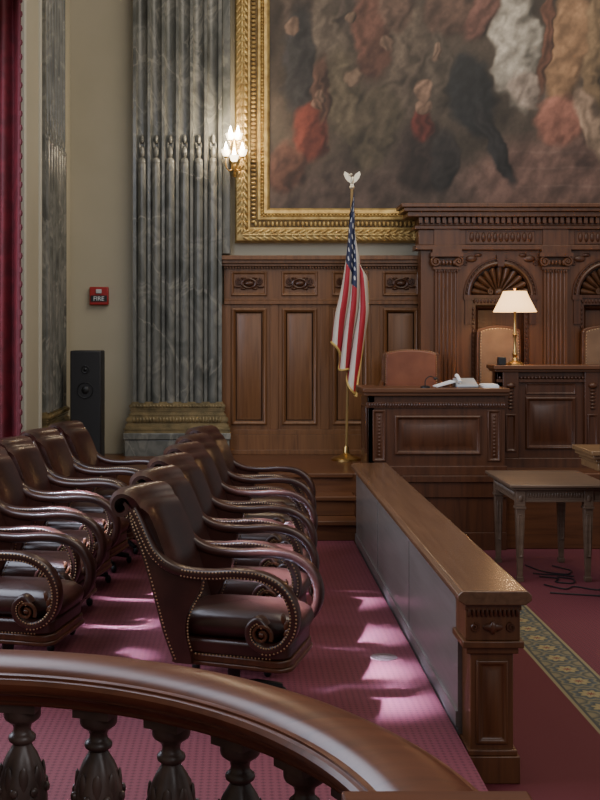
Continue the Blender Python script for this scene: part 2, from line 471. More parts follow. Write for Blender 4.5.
# ------------------------------------------------------------ mural
r=thing('framed_mural','large gilt-framed mural in muted browns above the wainscot','painting',(3.8,12.2,2.92))
b=B(); x0,x1,z0,z1=-.055,7.64,2.92,7.3
b.frame(x0,x1,z0,z1,FY(12.2),[(0,0),(0,.11),(.02,.14),(.05,.15),(.11,.15),(.135,.12),(.14,.09),(.16,.085)],False)
b.frame(x0+.235,x1-.235,z0+.235,z1-.235,FY(12.2),[(0,.07),(.01,.085),(.035,.085),(.05,.06),(.06,.055),(.075,.07),(.10,.06),(.125,.035),(.135,.02)],False)
part(r,'picture_frame',b,GOLD)
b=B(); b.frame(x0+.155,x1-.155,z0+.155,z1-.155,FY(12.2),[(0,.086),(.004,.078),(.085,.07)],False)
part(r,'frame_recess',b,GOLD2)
b=B()
def leafrow(p,q,n,per):
    p=Vector(p);q=Vector(q);d=(q-p).normalized()
    for i in range(n):
        c=p+(q-p)*((i+.5)/n)
        for s in (-1,0,1):
            ang=math.atan2(d.z,d.x)+s*.55
            M=Matrix.Rotation(-ang,3,'Y')
            b.ell(c+per*s*.035+Vector((0,-.004*(s==0),0)),((q-p).length/n*.62,.016,.017),7,5,M)
leafrow((x0+.08,12.05,z0+.075),(3.3,12.05,z0+.075),44,Vector((0,0,1)))
leafrow((x0+.075,12.05,z0+.08),(x0+.075,12.05,7.2),56,Vector((1,0,0)))
part(r,'laurel_ornament',b,GOLD,kind='stuff')
b=B()
for i in range(75): b.ell((x0+.22+i*.045,12.115,z0+.197),(.017,.02,.028),6,4)
for i in range(92): b.ell((x0+.197,12.115,z0+.22+i*.045),(.028,.02,.017),6,4)
for i in range(90): b.ell((x0+.27+i*.037,12.12,z0+.29),(.012,.012,.012),6,4)
for i in range(110): b.ell((x0+.29,12.12,z0+.27+i*.037),(.012,.012,.012),6,4)
part(r,'bead_ornament',b,GOLD,kind='stuff')
# canvas : plain stand-in, soft drapery-like colour masses painted per vertex
import numpy as np
cx0,cx1,cz0,cz1=.30,7.28,3.27,6.95
nx,nz=640,340
us=np.linspace(cx0,cx1,nx+1); ws=np.linspace(cz0,cz1,nz+1)
UU,WW=np.meshgrid(us,ws)
PX=(UU-.3)*94.6+268; PY=330-(WW-2)*94.6
rng=np.random.RandomState(5)
def vnoise(s,st=1.0):
    g=rng.rand(400,400)
    a=((PX+PY*.35)/s)%398; c=((PY*st+500)/s)%398
    i=a.astype(int); j=c.astype(int); fa=a-i; fc=c-j; fa=fa*fa*(3-2*fa); fc=fc*fc*(3-2*fc)
    return (g[j,i]*(1-fa)*(1-fc)+g[j,i+1]*fa*(1-fc)+g[j+1,i]*(1-fa)*fc+g[j+1,i+1]*fa*fc)-.5
n1=vnoise(34); n2=vnoise(13,.6); n3=vnoise(6,.5); n4=vnoise(2.6,.6); d1=vnoise(22)+.6*vnoise(10)+.25*vnoise(5); d2=vnoise(22)+.6*vnoise(10)+.25*vnoise(5)
img=np.zeros(UU.shape+(3,))+np.array([.060,.043,.030])
img*= (1+1.0*n1+.6*n2)[...,None]
def blob(cx,cy,rx,ry,c,rot=0,soft=.4,wob=6,a=1):
    dx=PX+d1*wob*1.5-cx; dy=PY+d2*wob*1.5-cy
    x=dx*cos(rot)+dy*sin(rot); y=-dx*sin(rot)+dy*cos(rot)
    q=np.sqrt((x/rx)**2+(y/ry)**2)
    m=np.clip((1+soft/2-q)/soft,0,1)*a; m=m*m*(3-2*m)
    fold=.28*np.sin(x/rx*5+d1*5+y/ry*1.2)
    sh=(1+.5*n2+.45*n3+fold-.35*np.clip(x/rx,-1,1)-.25*np.clip(y/ry,-1,1))[...,None]
    img[:]=img*(1-m[...,None])+np.array(c)*sh*m[...,None]
blob(430,215,280,52,(.070,.046,.035),soft=.6); blob(595,185,120,50,(.115,.062,.047),soft=.6)
for yy in (152,168,186): blob(600,yy,90,1.5,(.15,.09,.07),soft=1.4,wob=1.5,a=.5)
for q in ((300,-5,22,50,(.08,.055,.04)),(330,20,20,60,(.125,.092,.065)),(355,-5,18,45,(.07,.05,.038)),(298,60,17,52,(.036,.031,.028)),(372,28,19,50,(.115,.05,.034)),(405,60,18,58,(.105,.075,.052),.2),(348,100,19,52,(.10,.075,.046),-.2),(312,132,19,32,(.135,.032,.02)),
  (322,88,11,34,(.085,.042,.028)),(375,128,19,46,(.08,.06,.037),.3),(450,8,26,30,(.10,.055,.038)),(397,2,18,28,(.13,.075,.052)),(440,70,15,40,(.065,.048,.034)),(288,168,20,24,(.08,.034,.022)),
  (290,26,6.5,8,(.17,.105,.07)),(357,74,8,9,(.18,.115,.075)),(320,92,6,7,(.15,.09,.06)),(315,104,6,7,(.16,.09,.06)),(385,42,6.5,8,(.15,.09,.06)),(352,16,6,7,(.16,.10,.065)),(437,50,6.5,8,(.17,.105,.07))): blob(*q)
blob(424,155,28,42,(.030,.019,.015)); blob(423,124,14,20,(.10,.022,.016)); blob(423,88,8,11,(.22,.13,.085)); blob(424,104,10,6,(.17,.10,.065))
blob(474,96,24,42,(.016,.016,.0165),rot=-.25); blob(496,146,10,44,(.017,.015,.015),rot=-.4); blob(446,165,13,34,(.024,.019,.017),rot=.1)
blob(514,40,24,64,(.40,.35,.28),rot=-.1,wob=9,soft=.35); blob(528,88,20,18,(.30,.23,.18)); blob(484,14,13,34,(.13,.058,.043),rot=.5)
blob(568,50,19,60,(.27,.15,.075),rot=.15); blob(548,34,6,58,(.12,.05,.03),rot=.1); blob(560,118,24,26,(.27,.11,.075),rot=.5); blob(597,60,12,80,(.18,.115,.06)); blob(592,122,12,36,(.27,.18,.12),rot=-.3)
for i in range(12): blob(640+i*26,rng.randint(20,150),26,rng.randint(30,60),[(.1,.06,.04),(.13,.05,.03),(.11,.09,.055),(.05,.04,.035)][i%4],rng.rand()*.4-.2)
img=np.clip(img*(1+.22*n3+.22*n4)[...,None]*.92,.004,.8)
vs=[(float(x),12.185,float(z)) for z in ws for x in us]
fs=[(j*(nx+1)+i,j*(nx+1)+i+1,(j+1)*(nx+1)+i+1,(j+1)*(nx+1)+i) for j in range(nz) for i in range(nx)]
m,t,p=nt('muted_oil_painting'); at=N(t,'ShaderNodeVertexColor'); at.layer_name='paint'
nn=noise(t,30,6); mxx=N(t,'ShaderNodeMixRGB'); mxx.blend_type='MULTIPLY'; mxx.inputs[0].default_value=.35
rr=ramp(t,nn.outputs['Fac'],[(.3,(.6,.6,.6)),(.7,(1.2,1.2,1.2))]); t.links.new(at.outputs[0],mxx.inputs[1]); t.links.new(rr.outputs[0],mxx.inputs[2]); t.links.new(mxx.outputs[0],p.inputs['Base Color']); p.inputs['Roughness'].default_value=.6
o=part(r,'painted_canvas',B().add(vs,fs),m,smooth=0)
ca=o.data.color_attributes.new('paint','FLOAT_COLOR','POINT')
arr=np.ones((len(vs),4)); arr[:,:3]=img.reshape(-1,3); ca.data.foreach_set('color',arr.ravel())

# ------------------------------------------------------------ bench back (reredos)
r=thing('bench_back_screen','carved dark wood screen with arched shell niches','panelling',(3.5,12.1,.69))
b=B(); Yf=12.0; SX=.5575*2
L0,L1=1.86,7.0
cents=[2.675+SX*i for i in range(4)]
b.box(1.95,L1,12.12,12.19,.69,3.0)
R=.30; ZS=2.36; ZT=2.82
for c in cents:
    a0=c-SX/2; a1=c+SX/2
    b.box(a0,c-R,Yf,12.12,.69,ZT); b.box(c+R,a1,Yf,12.12,.69,ZT)
    n=18
    for i in range(n):
        t0=pi-pi*i/n; t1=pi-pi*(i+1)/n
        p=[(c+R*cos(t0),ZS+R*sin(t0)),(c+R*cos(t1),ZS+R*sin(t1)),(c+R*cos(t1),ZT),(c+R*cos(t0),ZT)]
        b.prism(p,Yf,12.12)
b.box(1.86,cents[0]-SX/2,Yf,12.2,.69,ZT)
part(r,'screen_panelling',b,W_dark)
for c in cents:
    b=B()
    arc=[(c+(R+.025)*cos(pi*i/24),Yf-.012,ZS+(R+.025)*sin(pi*i/24)) for i in range(25)]; b.tube(arc,.022,8)
    arc=[(c+(R+.07)*cos(pi*i/24),Yf-.006,ZS+(R+.07)*sin(pi*i/24)) for i in range(25)]; b.tube(arc,.011,6)
    for i in range(24):
        a=pi*(i+.5)/24; b.ell((c+(R+.048)*cos(a),Yf-.012,ZS+(R+.048)*sin(a)),(.011,.012,.011),6,4)
    for s in (-1,1):
        b.box(c+s*(R+.03)-.05,c+s*(R+.03)+.05,Yf-.03,Yf,ZS-.05,ZS); b.box(c+s*(R+.03)-.035,c+s*(R+.03)+.035,Yf-.02,Yf,ZS-.30,ZS-.05)
        b.ell((c+s*.30,Yf-.006,ZT-.09),(.06,.015,.035)); b.ell((c+s*.23,Yf-.006,ZT-.05),(.04,.012,.02))
        b.spiral((c+s*.36,Yf-.008,ZT-.13),.028,.008,s)
        b.box(c+s*(R-.025)-.025,c+s*(R-.025)+.025,Yf+.02,12.12,.9,ZS-.10)
        b.eggs((c+s*(R-.025),Yf+.02,1.2),(c+s*(R-.025),Yf+.02,ZS-.12),22,(.014,.012,.020),6,4)
    b.prism([(c-.03,ZS+R-.01),(c+.03,ZS+R-.01),(c+.045,ZS+R+.11),(c-.045,ZS+R+.11)],Yf-.04,Yf)
    b.box(c-R,c+R,Yf+.005,12.12,ZS-.03,ZS); b.box(c-R,c+R,Yf+.02,12.12,ZS-.10,ZS-.03); b.eggs((c-R+.02,Yf+.02,ZS-.065),(c+R-.02,Yf+.02,ZS-.065),16,(.014,.012,.022))
    b.frame(c-R+.05,c+R-.05,1.3,ZS-.11,FY(12.12),[(0,0),(0,.05),(.02,.06),(.035,.04),(.045,.01)],False)
    part(r,'arch_moulding',b,W_bench)
    b=B()
    # scalloped shell : 11 convex lobes widening to a fluted rim
    vs=[];fs=[];na=110;nr=10;NL=11
    for i in range(na+1):
        a=pi*i/na
        rib=abs(sin(a*NL)) if True else 0
        for k in range(nr+1):
            q=k/nr
            yy=12.10-.05*q-.045*(rib**.6)*min(1,q*1.6)
            rr=R*.96*q*(.90+.10*(rib**.5))
            vs.append((c+rr*cos(a),yy,ZS+rr*sin(a)))
    for i in range(na):
        for k in range(nr): o=i*(nr+1)+k; fs.append((o,o+1,o+nr+2,o+nr+1))
    b.add(vs,fs); b.ell((c,12.05,ZS+.03),(.055,.04,.045))
    for s in (-1,1): b.spiral((c+s*.09,12.035,ZS+.035),.03,.009,s)
    part(r,'shell_niche',b,W_shell,smooth=50)
b=B()
for z0,z1,o in ((ZT,ZT+.05,.03),(ZT+.05,ZT+.21,.0),(ZT+.21,ZT+.25,.04),(ZT+.33,ZT+.38,.13),(ZT+.38,ZT+.42,.17),(ZT+.42,ZT+.46,.20)):
    b.box(L0-.03-o,L1,Yf-.03-o,12.2,z0,z1)
b.box(L0-.03,L1,Yf-.06,12.2,ZT+.25,ZT+.33)
part(r,'cornice',b,W_dark,bev=.006)
b=B()
for i in range(80): b.box(L0-.04+i*.06,L0-.005+i*.06,Yf-.125,Yf-.05,ZT+.27,ZT+.325)
part(r,'dentil_row',b,W_dark,kind='stuff')
for c in cents:
    b=B()
    for i in range(11):
        x=c-.3+i*.06; b.ell((x,Yf-.03,ZT+.13),(.024,.014,.05),8,5)
    b.frame(c-.36,c+.36,ZT+.06,ZT+.2,FY(Yf-.03),[(0,0),(0,.012),(.012,.012),(.014,0)],False)
    part(r,'carved_frieze',b,W_bench)
for i in range(5):
    c=2.675-SX/2+SX*i
    b=B(); W=.24
    b.box(c-W/2-.02,c+W/2+.02,Yf-.05,Yf,.69,1.1)
    fluted(b,W,5,1.1,2.62,lambda u,v,z,c=c,W=W:(c-W/2+u,Yf-.05-v,z),.014,.015,.06,.75)
    for s in (-1,1):
        b.spiral((c+s*.115,Yf-.07,2.70),.052,.013,s); b.ell((c+s*.115,Yf-.06,2.70),(.02,.02,.02))
    b.box(c-W/2-.02,c+W/2+.02,Yf-.06,Yf,2.62,2.645); b.eggs((c-.09,Yf-.07,2.69),(c+.09,Yf-.07,2.69),5,(.015,.015,.028)); b.eggs((c-.12,Yf-.06,2.60),(c+.12,Yf-.06,2.60),9,(.009,.009,.014))
    b.box(c-W/2-.05,c+W/2+.05,Yf-.09,Yf,2.75,2.79); b.box(c-W/2-.03,c+W/2+.03,Yf-.075,Yf,2.79,2.83)
    b.box(c-W/2-.01,c+W/2+.01,Yf-.05,Yf,2.83,3.03)
    part(r,'fluted_pilaster',b,W_dark)
r.location.y-=.18

# ------------------------------------------------------------ armchairs
def armchair(name,label,leather,frame_m,group):
    r=thing(name,label,'chair',group=group)
    HW=.232
    lean=cr([(-.12,.36),(-.165,.52),(-.22,.70),(-.285,.865),(-.335,.950)],6)
    roll=[]
    cxr,czr=-.396,.938
    for k in range(22):
        t=k/21; a=math.radians(15+t*400); R_=.060*(1-.62*t)
        roll.append((cxr+R_*cos(a),czr+R_*sin(a)+.012))
    path=lean[:-1]+roll
    b=B(); n=len(path); ny=16; vs=[];fs=[]
    nl=len(lean)-1
    for i in range(n):
        a=path[max(i-1,0)];c=path[min(i+1,n-1)]
        t=Vector((c[0]-a[0],c[1]-a[1])).normalized(); nn=Vector((t.y,-t.x))
        th=.07 if i<nl-4 else max(.018,.07-.008*(i-nl+4))
        rolled=max(0,min(1,(i-nl+4)/6))
        hw=HW+.045*rolled
        for side in (1,-1):
            for j in range(ny+1):
                y=-hw+2*hw*j/ny; e=(y/hw)**2; cv=-.07*(1-e)
                puff=.010*(1-e*e)*(1-rolled) if side>0 else 0
                q=th/2*side+puff
                vs.append((path[i][0]+nn.x*q+cv,y,path[i][1]+nn.y*q))
    S=2*(ny+1)
    for i in range(n-1):
        for j in range(ny):
            fs.append((i*S+j,i*S+j+1,(i+1)*S+j+1,(i+1)*S+j))
            o=ny+1; fs.append((i*S+o+j,(i+1)*S+o+j,(i+1)*S+o+j+1,i*S+o+j+1))
        fs.append((i*S,(i+1)*S,(i+1)*S+ny+1,i*S+ny+1)); fs.append((i*S+ny,i*S+2*ny+1,(i+1)*S+2*ny+1,(i+1)*S+ny))
    for i in (0,n-1):
        for j in range(ny): fs.append((i*S+j,i*S+j+1,i*S+ny+2+j,i*S+ny+1+j))
    b.add(vs,fs); part(r,'backrest',b,leather,world=False,smooth=50)
    arm=cr([(-.345,.945),(-.312,.885),(-.278,.815),(-.24,.752),(-.18,.702),(-.09,.674),(.03,.670),(.15,.680),(.266,.670),(.356,.620),(.400,.535),(.396,.445),(.350,.375),(.278,.350),(.216,.385),(.204,.445),(.243,.483),(.278,.455)],5)
    k0=max(i for i,p in enumerate(arm) if p[0]<-.02 and i<40)
    top=arm[:k0+1]
    rim=cr([(-.01,.665),(-.02,.60),(-.058,.53),(-.085,.46),(-.085,.38),(-.065,.31)],4)
    backe=cr([(-.14,.26),(-.19,.38),(-.24,.55),(-.30,.74),(-.355,.865),(-.37,.93)],3)
    frontc=[(-.06,.26)]+rim[::-1]+top[::-1]
    for s in (-1,1):
        b=B(); b.loft(resample(backe,26),resample(frontc,26),s*.222,s*.264,10); part(r,'side_panel',b,leather,world=False,smooth=50)
    AY=.252
    for s in (-1,1):
        b=B(); b.sweep_xz(arm,s*AY,lambda t:.076 if t>.25 else .056+.020*t*4,lambda t:.044 if t<.65 else .044-.016*(t-.65)/.35,16,.5)
        part(r,'arm',b,leather,world=False,smooth=50)
        c=B(); Z_=AY+.038
        P=[(.262+.048*(1-.75*q)*cos(-.5+q*9),s*(Z_-.005),.421+.048*(1-.75*q)*sin(-.5+q*9)) for q in [k/26 for k in range(27)]]
        c.tube(P,lambda q:.010*(1-.4*q),6); c.ell((.262,s*(Z_-.008),.421),(.014,.012,.014))
        for k in range(6):
            an=-1.1+k*.38; c.ell((.316+.062*cos(an),s*(Z_-.008),.44+.082*sin(an)),(.026,.007,.012),8,5,Matrix.Rotation(-an-.9,3,'Y'))
        part(r,'arm_scroll',c,frame_m,world=False,smooth=60,label='carved dark wood scroll')
    b=B(); vs=[];fs=[];M=24;K=8
    for k in range(K+1):
        ph=-pi/2+pi*k/K
        for j in range(M):
            a=2*pi*j/M; e=.35
            cx=math.copysign(abs(cos(a))**e,cos(a)); sy=math.copysign(abs(sin(a))**e,sin(a))
            rr=abs(cos(ph))**.45
            vs.append((.12+.29*cx*rr,.213*sy*rr,.42+.07*math.copysign(abs(sin(ph))**.8,sin(ph))+(.02*(1-rr) if ph>0 else 0)))
    for k in range(K):
        for j in range(M):
            j2=(j+1)%M; fs.append((k*M+j,k*M+j2,(k+1)*M+j2,(k+1)*M+j))
    fs.append(tuple(range(M)));fs.append(tuple(K*M+j for j in range(M)))
    b.add(vs,fs); part(r,'seat',b,leather,world=False,smooth=60)
    def rr_(b,x0,x1,h,z0,z1):
        c_=.07
        P=[(x0,-h*.86)]+[(x1-c_+c_*sin(q*pi/8),-h+c_-c_*cos(q*pi/8)) for q in range(5)]+[(x1-c_+c_*cos(q*pi/8),h-c_+c_*sin(q*pi/8)) for q in range(5)]+[(x0,h*.86)]
        b.prism(P,z0,z1,'z')
    b=B(); rr_(b,-.155,.372,.252,.300,.368); part(r,'seat_base',b,leather,world=False,bev=.012)
    b=B(); rr_(b,-.155,.378,.258,.268,.300); rr_(b,-.165,.385,.264,.250,.269)
    part(r,'seat_rail',b,frame_m,world=False,bev=.005)
    b=B(); b.box(-.08,.20,-.10,.10,.215,.251); b.lathe([(.05,.06),(.03,.08),(.03,.22)],.06,0,16)
    for k in range(4):
        a=pi/4+k*pi/2
        b.tube([(.06,0,.095),(.06+.12*cos(a),.12*sin(a),.09),(.06+.25*cos(a),.25*sin(a),.058)],lambda t:.026-.008*t,8)
        b.ell((.06+.26*cos(a),.26*sin(a),.028),(.022,.022,.028),10,6)
    part(r,'swivel_base',b,IRON,world=False)
    b=B()
    def nails(P,y,sgn,step,off):
        acc=0
        for i in range(1,len(P)-1):
            a=Vector(P[i-1]);c=Vector(P[i]); acc+=(c-a).length
            if acc>=step:
                acc=0; t=(Vector(P[i+1])-a).normalized(); nn=Vector((-t.y,t.x))
                q=c+nn*off
                b.lathe([(.0046,0),(.0035,.0028),(.0,.004)],0,0,6)
                k=len(b.v)-18
                for z in range(18):
                    x,yy,zz=b.v[k+z]; b.v[k+z]=(q.x+x,y+sgn*zz,q.y+yy)
    fine=cr(arm,6); nf=len(fine)
    for s in (-1,1):
        q0=int(nf*.28)
        for off in (-.013,.013):
            seg=fine[q0:] if off<0 else fine[q0:int(nf*.78)]
            nails(seg,s*(AY+.0375),s,.014,off)
            nails(fine[:q0],s*(AY+.0325),s,.014,off*.9)
        nails(cr(rim,8),s*.264,s,.014,.010); nails(cr(backe,12),s*.264,s,.014,-.012)
        nails([(-.06+i*.004,.308) for i in range(90)],s*.252,s,.014,0)
    part(r,'nailhead_trim',b,NAIL,world=False,kind='stuff',smooth=0)
    for o in r.children:
        if o.name.startswith('swivel'): continue
        for v in o.data.vertices:
            q=max(0,min(1.2,-v.co.x/.40)); v.co.y*=1-.12*q*q
    r.scale=(1.06,1.03,1.03)
    return r
G='jury box armchairs'
base=armchair('armchair','oxblood leather armchair with brass nailheads and scrolled arms',LEA,W_bench,G)
front=[(-.09,5.58,-16),(-.06,6.28,-14),(-.02,6.99,-13),(.03,7.69,-13),(.07,8.38,-12),(.11,9.07,-12)]
back=[(-1.27,6.00,-11),(-1.29,6.72,-10),(-1.28,7.44,-10),(-1.24,8.15,-11),(-1.16,8.86,-12),(-1.06,9.56,-12)]
for i,(x,y,a) in enumerate(front+back):
    if i==0:
        base.location=(x,y,.18); base.rotation_euler=(0,0,math.radians(a))
        base['label']='oxblood leather armchair with nailheads at the row end by the handrail'
    else:
        copy_tree(base,'armchair',(x,y,.18),math.radians(a),'oxblood leather armchair in the row along the jury rail' if i<len(front) else 'oxblood leather armchair in the row against the wall')

# ------------------------------------------------------------ jury rail
r=thing('jury_box_rail','waist-high polished wood jury rail with panelled end post','railing',(1.1,5.1,0))
b=B(); b.prism([(.955,.815),(.955,.838),(.975,.857),(1.26,.857),(1.278,.838),(1.278,.815),(1.25,.795),(.985,.795)],5.03,9.9)
part(r,'rail_cap',b,W_rail,bev=.004)
b=B(); b.box(1.0,1.22,5.28,9.9,0,.795)
b.box(.99,1.235,5.28,9.9,.765,.78)
b.box(.990,1.0,5.28,9.9,.18,.25); b.box(1.22,1.24,5.28,9.9,0,.14)
for y in (6.80,8.35): b.box(.997,1.0,y-.004,y+.004,.25,.765)
for i in range(5):
    y0=5.36+i*.9; b.frame(y0,y0+.82,.2,.71,FXp(1.22),PANS)
part(r,'rail_body',b,W_railglare)
b=B(); b.box(.995,1.235,5.07,5.30,.63,.80); b.box(.98,1.25,5.055,5.31,.60,.63); b.box(1.0,1.23,5.075,5.3,.57,.60)
b.box(1.02,1.21,5.09,5.3,.0,.57); b.box(.995,1.235,5.065,5.3,0,.12); b.box(1.005,1.225,5.075,5.3,.12,.145)
b.frame(1.045,1.185,.17,.54,FY(5.09),PANS)
b.box(.99,1.24,5.06,5.3,.765,.795)
part(r,'end_post',b,W_dark,bev=.004)
b=B(); b.eggs((1.0,5.066,.757),(1.23,5.066,.757),12,(.0085,.012,.022)); 
for s in (0,1):
    b.spiral((1.035+s*.16,5.066,.69),.02,.006,1 if s==0 else -1)
b.ell((1.115,5.066,.69),(.045,.012,.02)); b.ell((1.115,5.062,.69),(.016,.014,.03))
part(r,'carved_capital',b,W_bench)

# ------------------------------------------------------------ curved foreground railing
CX,CY,RC=-.8,2.12,1.22
r=thing('curved_railing','curved mahogany handrail on carved vase balusters','railing',(-.1,3.0,.18))
def arcsweep(b,prof,a0,a1,n):
    vs=[];fs=[];m=len(prof)
    for i in range(n+1):
        a=a0+(a1-a0)*i/n
        for o,z in prof: vs.append((CX+(RC+o)*cos(a),CY+(RC+o)*sin(a),z))
    for i in range(n):
        for k in range(m):
            k2=(k+1)%m; fs.append((i*m+k,i*m+k2,(i+1)*m+k2,(i+1)*m+k))
    fs.append(tuple(range(m)));fs.append(tuple(n*m+k for k in range(m)))
    b.add(vs,fs)
half=[(.066,0),(.070,.006),(.070,.016),(.082,.018),(.086,.030),(.096,.040),(.108,.044),(.108,.052),(.119,.054),(.127,.064),(.129,.078),(.122,.090),(.112,.093),(.112,.099),(.098,.101),(.088,.112),(.06,.122),(.03,.127)]
ZB=.935
H=[(-o,ZB+z) for o,z in half]+[(0,ZB+.129)]+[(o,ZB+z) for o,z in half[::-1]]
b=B(); arcsweep(b,H,math.radians(3),math.radians(140),110); part(r,'handrail',b,W_hand,smooth=32)
b=B(); arcsweep(b,[(-.1,.18),(-.1,.28),(-.08,.31),(.08,.31),(.1,.28),(.1,.18)],math.radians(6),math.radians(140),60); part(r,'base_rail',b,W_hand)
prof=[(.055,.31),(.055,.34),(.042,.35),(.046,.37),(.03,.39),(.026,.43),(.036,.47),(.054,.52),(.066,.58),(.071,.64),(.067,.70),(.054,.75),(.036,.79),(.028,.805),(.04,.815),(.04,.828),(.027,.84),(.03,.862),(.052,.878),(.056,.895),(.056,.94)]
for k in range(11):
    a=math.radians(16+k*11)
    bb=B(); bb.lathe(cr(prof,2),0,0,48,lambda q,z:1+(.075*abs(cos(4*q))*min(1,(z-.44)*8) if .44<z<.785 else .0)-.04)
    for j in range(8):
        q=j*pi/4
        M=Matrix.Rotation(q,3,'Z')
        bb.ell((.067*cos(q),.067*sin(q),.62),(.009,.020,.075),8,6,M); bb.ell((.060*cos(q+.39),.060*sin(q+.39),.71),(.008,.016,.045),8,5,Matrix.Rotation(q+.39,3,'Z')); bb.ell((.074*cos(q),.074*sin(q),.685),(.009,.013,.014),6,5,M)
        bb.ell((.046*cos(q+.39),.046*sin(q+.39),.50),(.007,.012,.035),6,5,Matrix.Rotation(q+.39,3,'Z'))
    bb.box(-.055,.055,-.055,.055,.908,.94)
    cxx,cyy=CX+RC*cos(a),CY+RC*sin(a)
    bb.v=[(x*cos(a)-y*sin(a)+cxx,x*sin(a)+y*cos(a)+cyy,z) for x,y,z in bb.v]
    part(r,'baluster',bb,BALM,smooth=50)
b=B(); b.box(.24,.53,1.93,2.235,.18,1.03); b.box(.22,.55,1.91,2.255,1.03,1.06); b.box(.2,.57,1.89,2.275,1.06,1.09); b.box(.21,.56,1.9,2.26,.18,.34); b.frame(.28,.49,.4,.98,FY(1.93),PAN)
part(r,'newel_post',b,W_hand,bev=.006)

# ------------------------------------------------------------ witness stand
r=thing('witness_stand','panelled dark wood witness stand with moulded ledge','stand',(1.8,10.5,0))
b=B(); x0,x1=1.17,2.42; Y=10.5
b.box(x0,x1,Y,10.56,.0,1.40); b.box(x0,x0+.06,Y,11.1,.0,1.40)
b.box(x0-.04,x1+.0,Y-.06,Y,0,.16); b.box(x0-.03,x1,Y-.05,Y,.16,.48); b.box(x0-.04,x1+.03,Y-.09,Y+.0,.62,.68); b.box(x0-.04,x1+.02,Y-.07,Y,.48,.62)
b.box(x0-.02,x1+.01,Y-.05,Y,.68,.76)
b.frame(x0+.24,x1-.22,.86,1.22,FY(Y),PAN)
for x in (x0+.10,x1-.10): b.frame(x-.06,x+.06,.80,1.27,FY(Y),PANS); b.eggs((x,Y-.008,.84),(x,Y-.008,1.23),12,(.016,.008,.014))
b.box(x0-.02,x1+.01,Y-.02,Y,1.29,1.34)
b.frame(10.6,11.0,.86,1.3,FXn(x0),PANS)
part(r,'stand_front',b,W_bench,bev=.004)
b=B(); b.eggs((x0,Y-.02,1.315),(x1,Y-.02,1.315),52,(.009,.014,.018)); part(r,'carved_band',b,W_bench)
b=B(); b.box(x0-.04,x1+.03,Y-.05,10.95,1.40,1.43); b.box(x0-.055,x1+.03,Y-.07,10.95,1.43,1.47); b.box(x0-.05,x0+.12,10.95,11.12,1.40,1.47)
part(r,'stand_ledge',b,W_darkx,bev=.006)

# ------------------------------------------------------------ judge's bench
r=thing('judge_bench','long panelled mahogany judge bench with carved pilasters','bench',(4,11.0,0))
b=B(); x0=2.46; x1=6.6; Y=11.0
b.box(x0,x1,Y,11.1,0,1.60); b.box(x0,x0+.06,Y,11.22,.69,1.60)
b.box(2.43,x1,Y-.12,Y,.0,.14); b.box(2.43,x1,Y-.1,Y,.14,.60); b.box(2.44,x1,Y-.13,Y,.60,.66); b.box(x0-.01,x1,Y-.06,Y,.66,.78)
b.box(x0-.01,x1,Y-.03,Y,1.50,1.53)
for i in range(6):
    c=3.02-.03+i*.78-.02
    b.frame(c-.24,c+.24,.86,1.36,FY(Y),PAN); b.frame(c-.24,c+.24,1.385,1.49,FY(Y),[(0,0),(0,.01),(.01,.012),(.015,.003)])
    for s in (-.39,):
        b.box(c+s-.075,c+s+.075,Y-.045,Y,.78,1.60); b.eggs((c+s,Y-.047,1.24),(c+s,Y-.047,1.44),6,(.03,.016,.015)); b.ell((c+s,Y-.05,1.47),(.045,.025,.03)); b.frame(c+s-.05,c+s+.05,.84,1.2,FY(Y-.045),PANS[:5])
part(r,'bench_front',b,W_bench,bev=.004)
b=B(); b.eggs((x0,Y-.033,1.545),(x1,Y-.033,1.545),120,(.012,.014,.015)); part(r,'carved_band',b,W_bench)
b=B(); b.box(x0-.03,x1,Y-.06,11.24,1.60,1.625); b.box(x0-.05,x1,Y-.09,11.25,1.625,1.665); part(r,'bench_ledge',b,W_darkx,bev=.006)

# ------------------------------------------------------------ judge/witness chairs
def hichair(name,label,loc,w,top,leather,rz,group=None):
    r=thing(name,label,'chair',loc,rz,group)
    b=B(); hw=w/2
    prof=[(-hw,.55),(-hw*1.02,top*.7),(-hw,top-.07),(-hw*.9,top-.02),(-hw*.5,top+.005),(0,top+.015),(hw*.5,top+.005),(hw*.9,top-.02),(hw,top-.07),(hw*1.02,top*.7),(hw,.55)]
    P=cr(prof,4)
    b.prism(P,.20,.27); part(r,'back_frame',b,W_darkx,world=False,bev=.01)
    b=B(); Pi=[(x*.88,.6+(z-.55)*.91) for x,z in P]; b.prism(Pi,.17,.22); part(r,'backrest',b,leather,world=False,bev=.02)
    b=B()
    for x,z in resample([(x*.86,.61+(z-.55)*.89) for x,z in P],60): b.ell((x,.170,z),(.0055,.004,.0055),6,4)
    part(r,'nailhead_trim',b,NAIL,world=False)
    b=B(); b.box(-hw,hw,-.15,.22,.42,.54); part(r,'seat',b,leather,world=False,bev=.03)
    for s in (-1,1):
        b=B(); b.tube(cr([(s*hw,.22,.78),(s*hw*1.06,.05,.74),(s*hw*1.06,-.08,.72),(s*hw*1.03,-.14,.68),(s*hw*1.0,-.12,.5)],5),.025,8); part(r,'arm',b,W_darkx,world=False)
    b=B(); b.lathe([(.05,.05),(.03,.1),(.035,.42)],0,0,12)
    for k in range(4):
        a=pi/4+k*pi/2; b.tube([(0,0,.1),(.14*cos(a),.14*sin(a),.08),(.20*cos(a),.20*sin(a),.03)],.025,8)
    part(r,'swivel_base',b,IRON,world=False)
    return r
hichair('witness_chair','reddish brown leather armchair with wood frame at witness stand',(1.70,11.38,.69),.58,1.10,LEA2,math.radians(-6))
j1=hichair('judge_chair','tan leather high-backed chair behind the judge bench',(2.63,11.48,.69),.44,1.34,LEA3,0,'judges chairs')
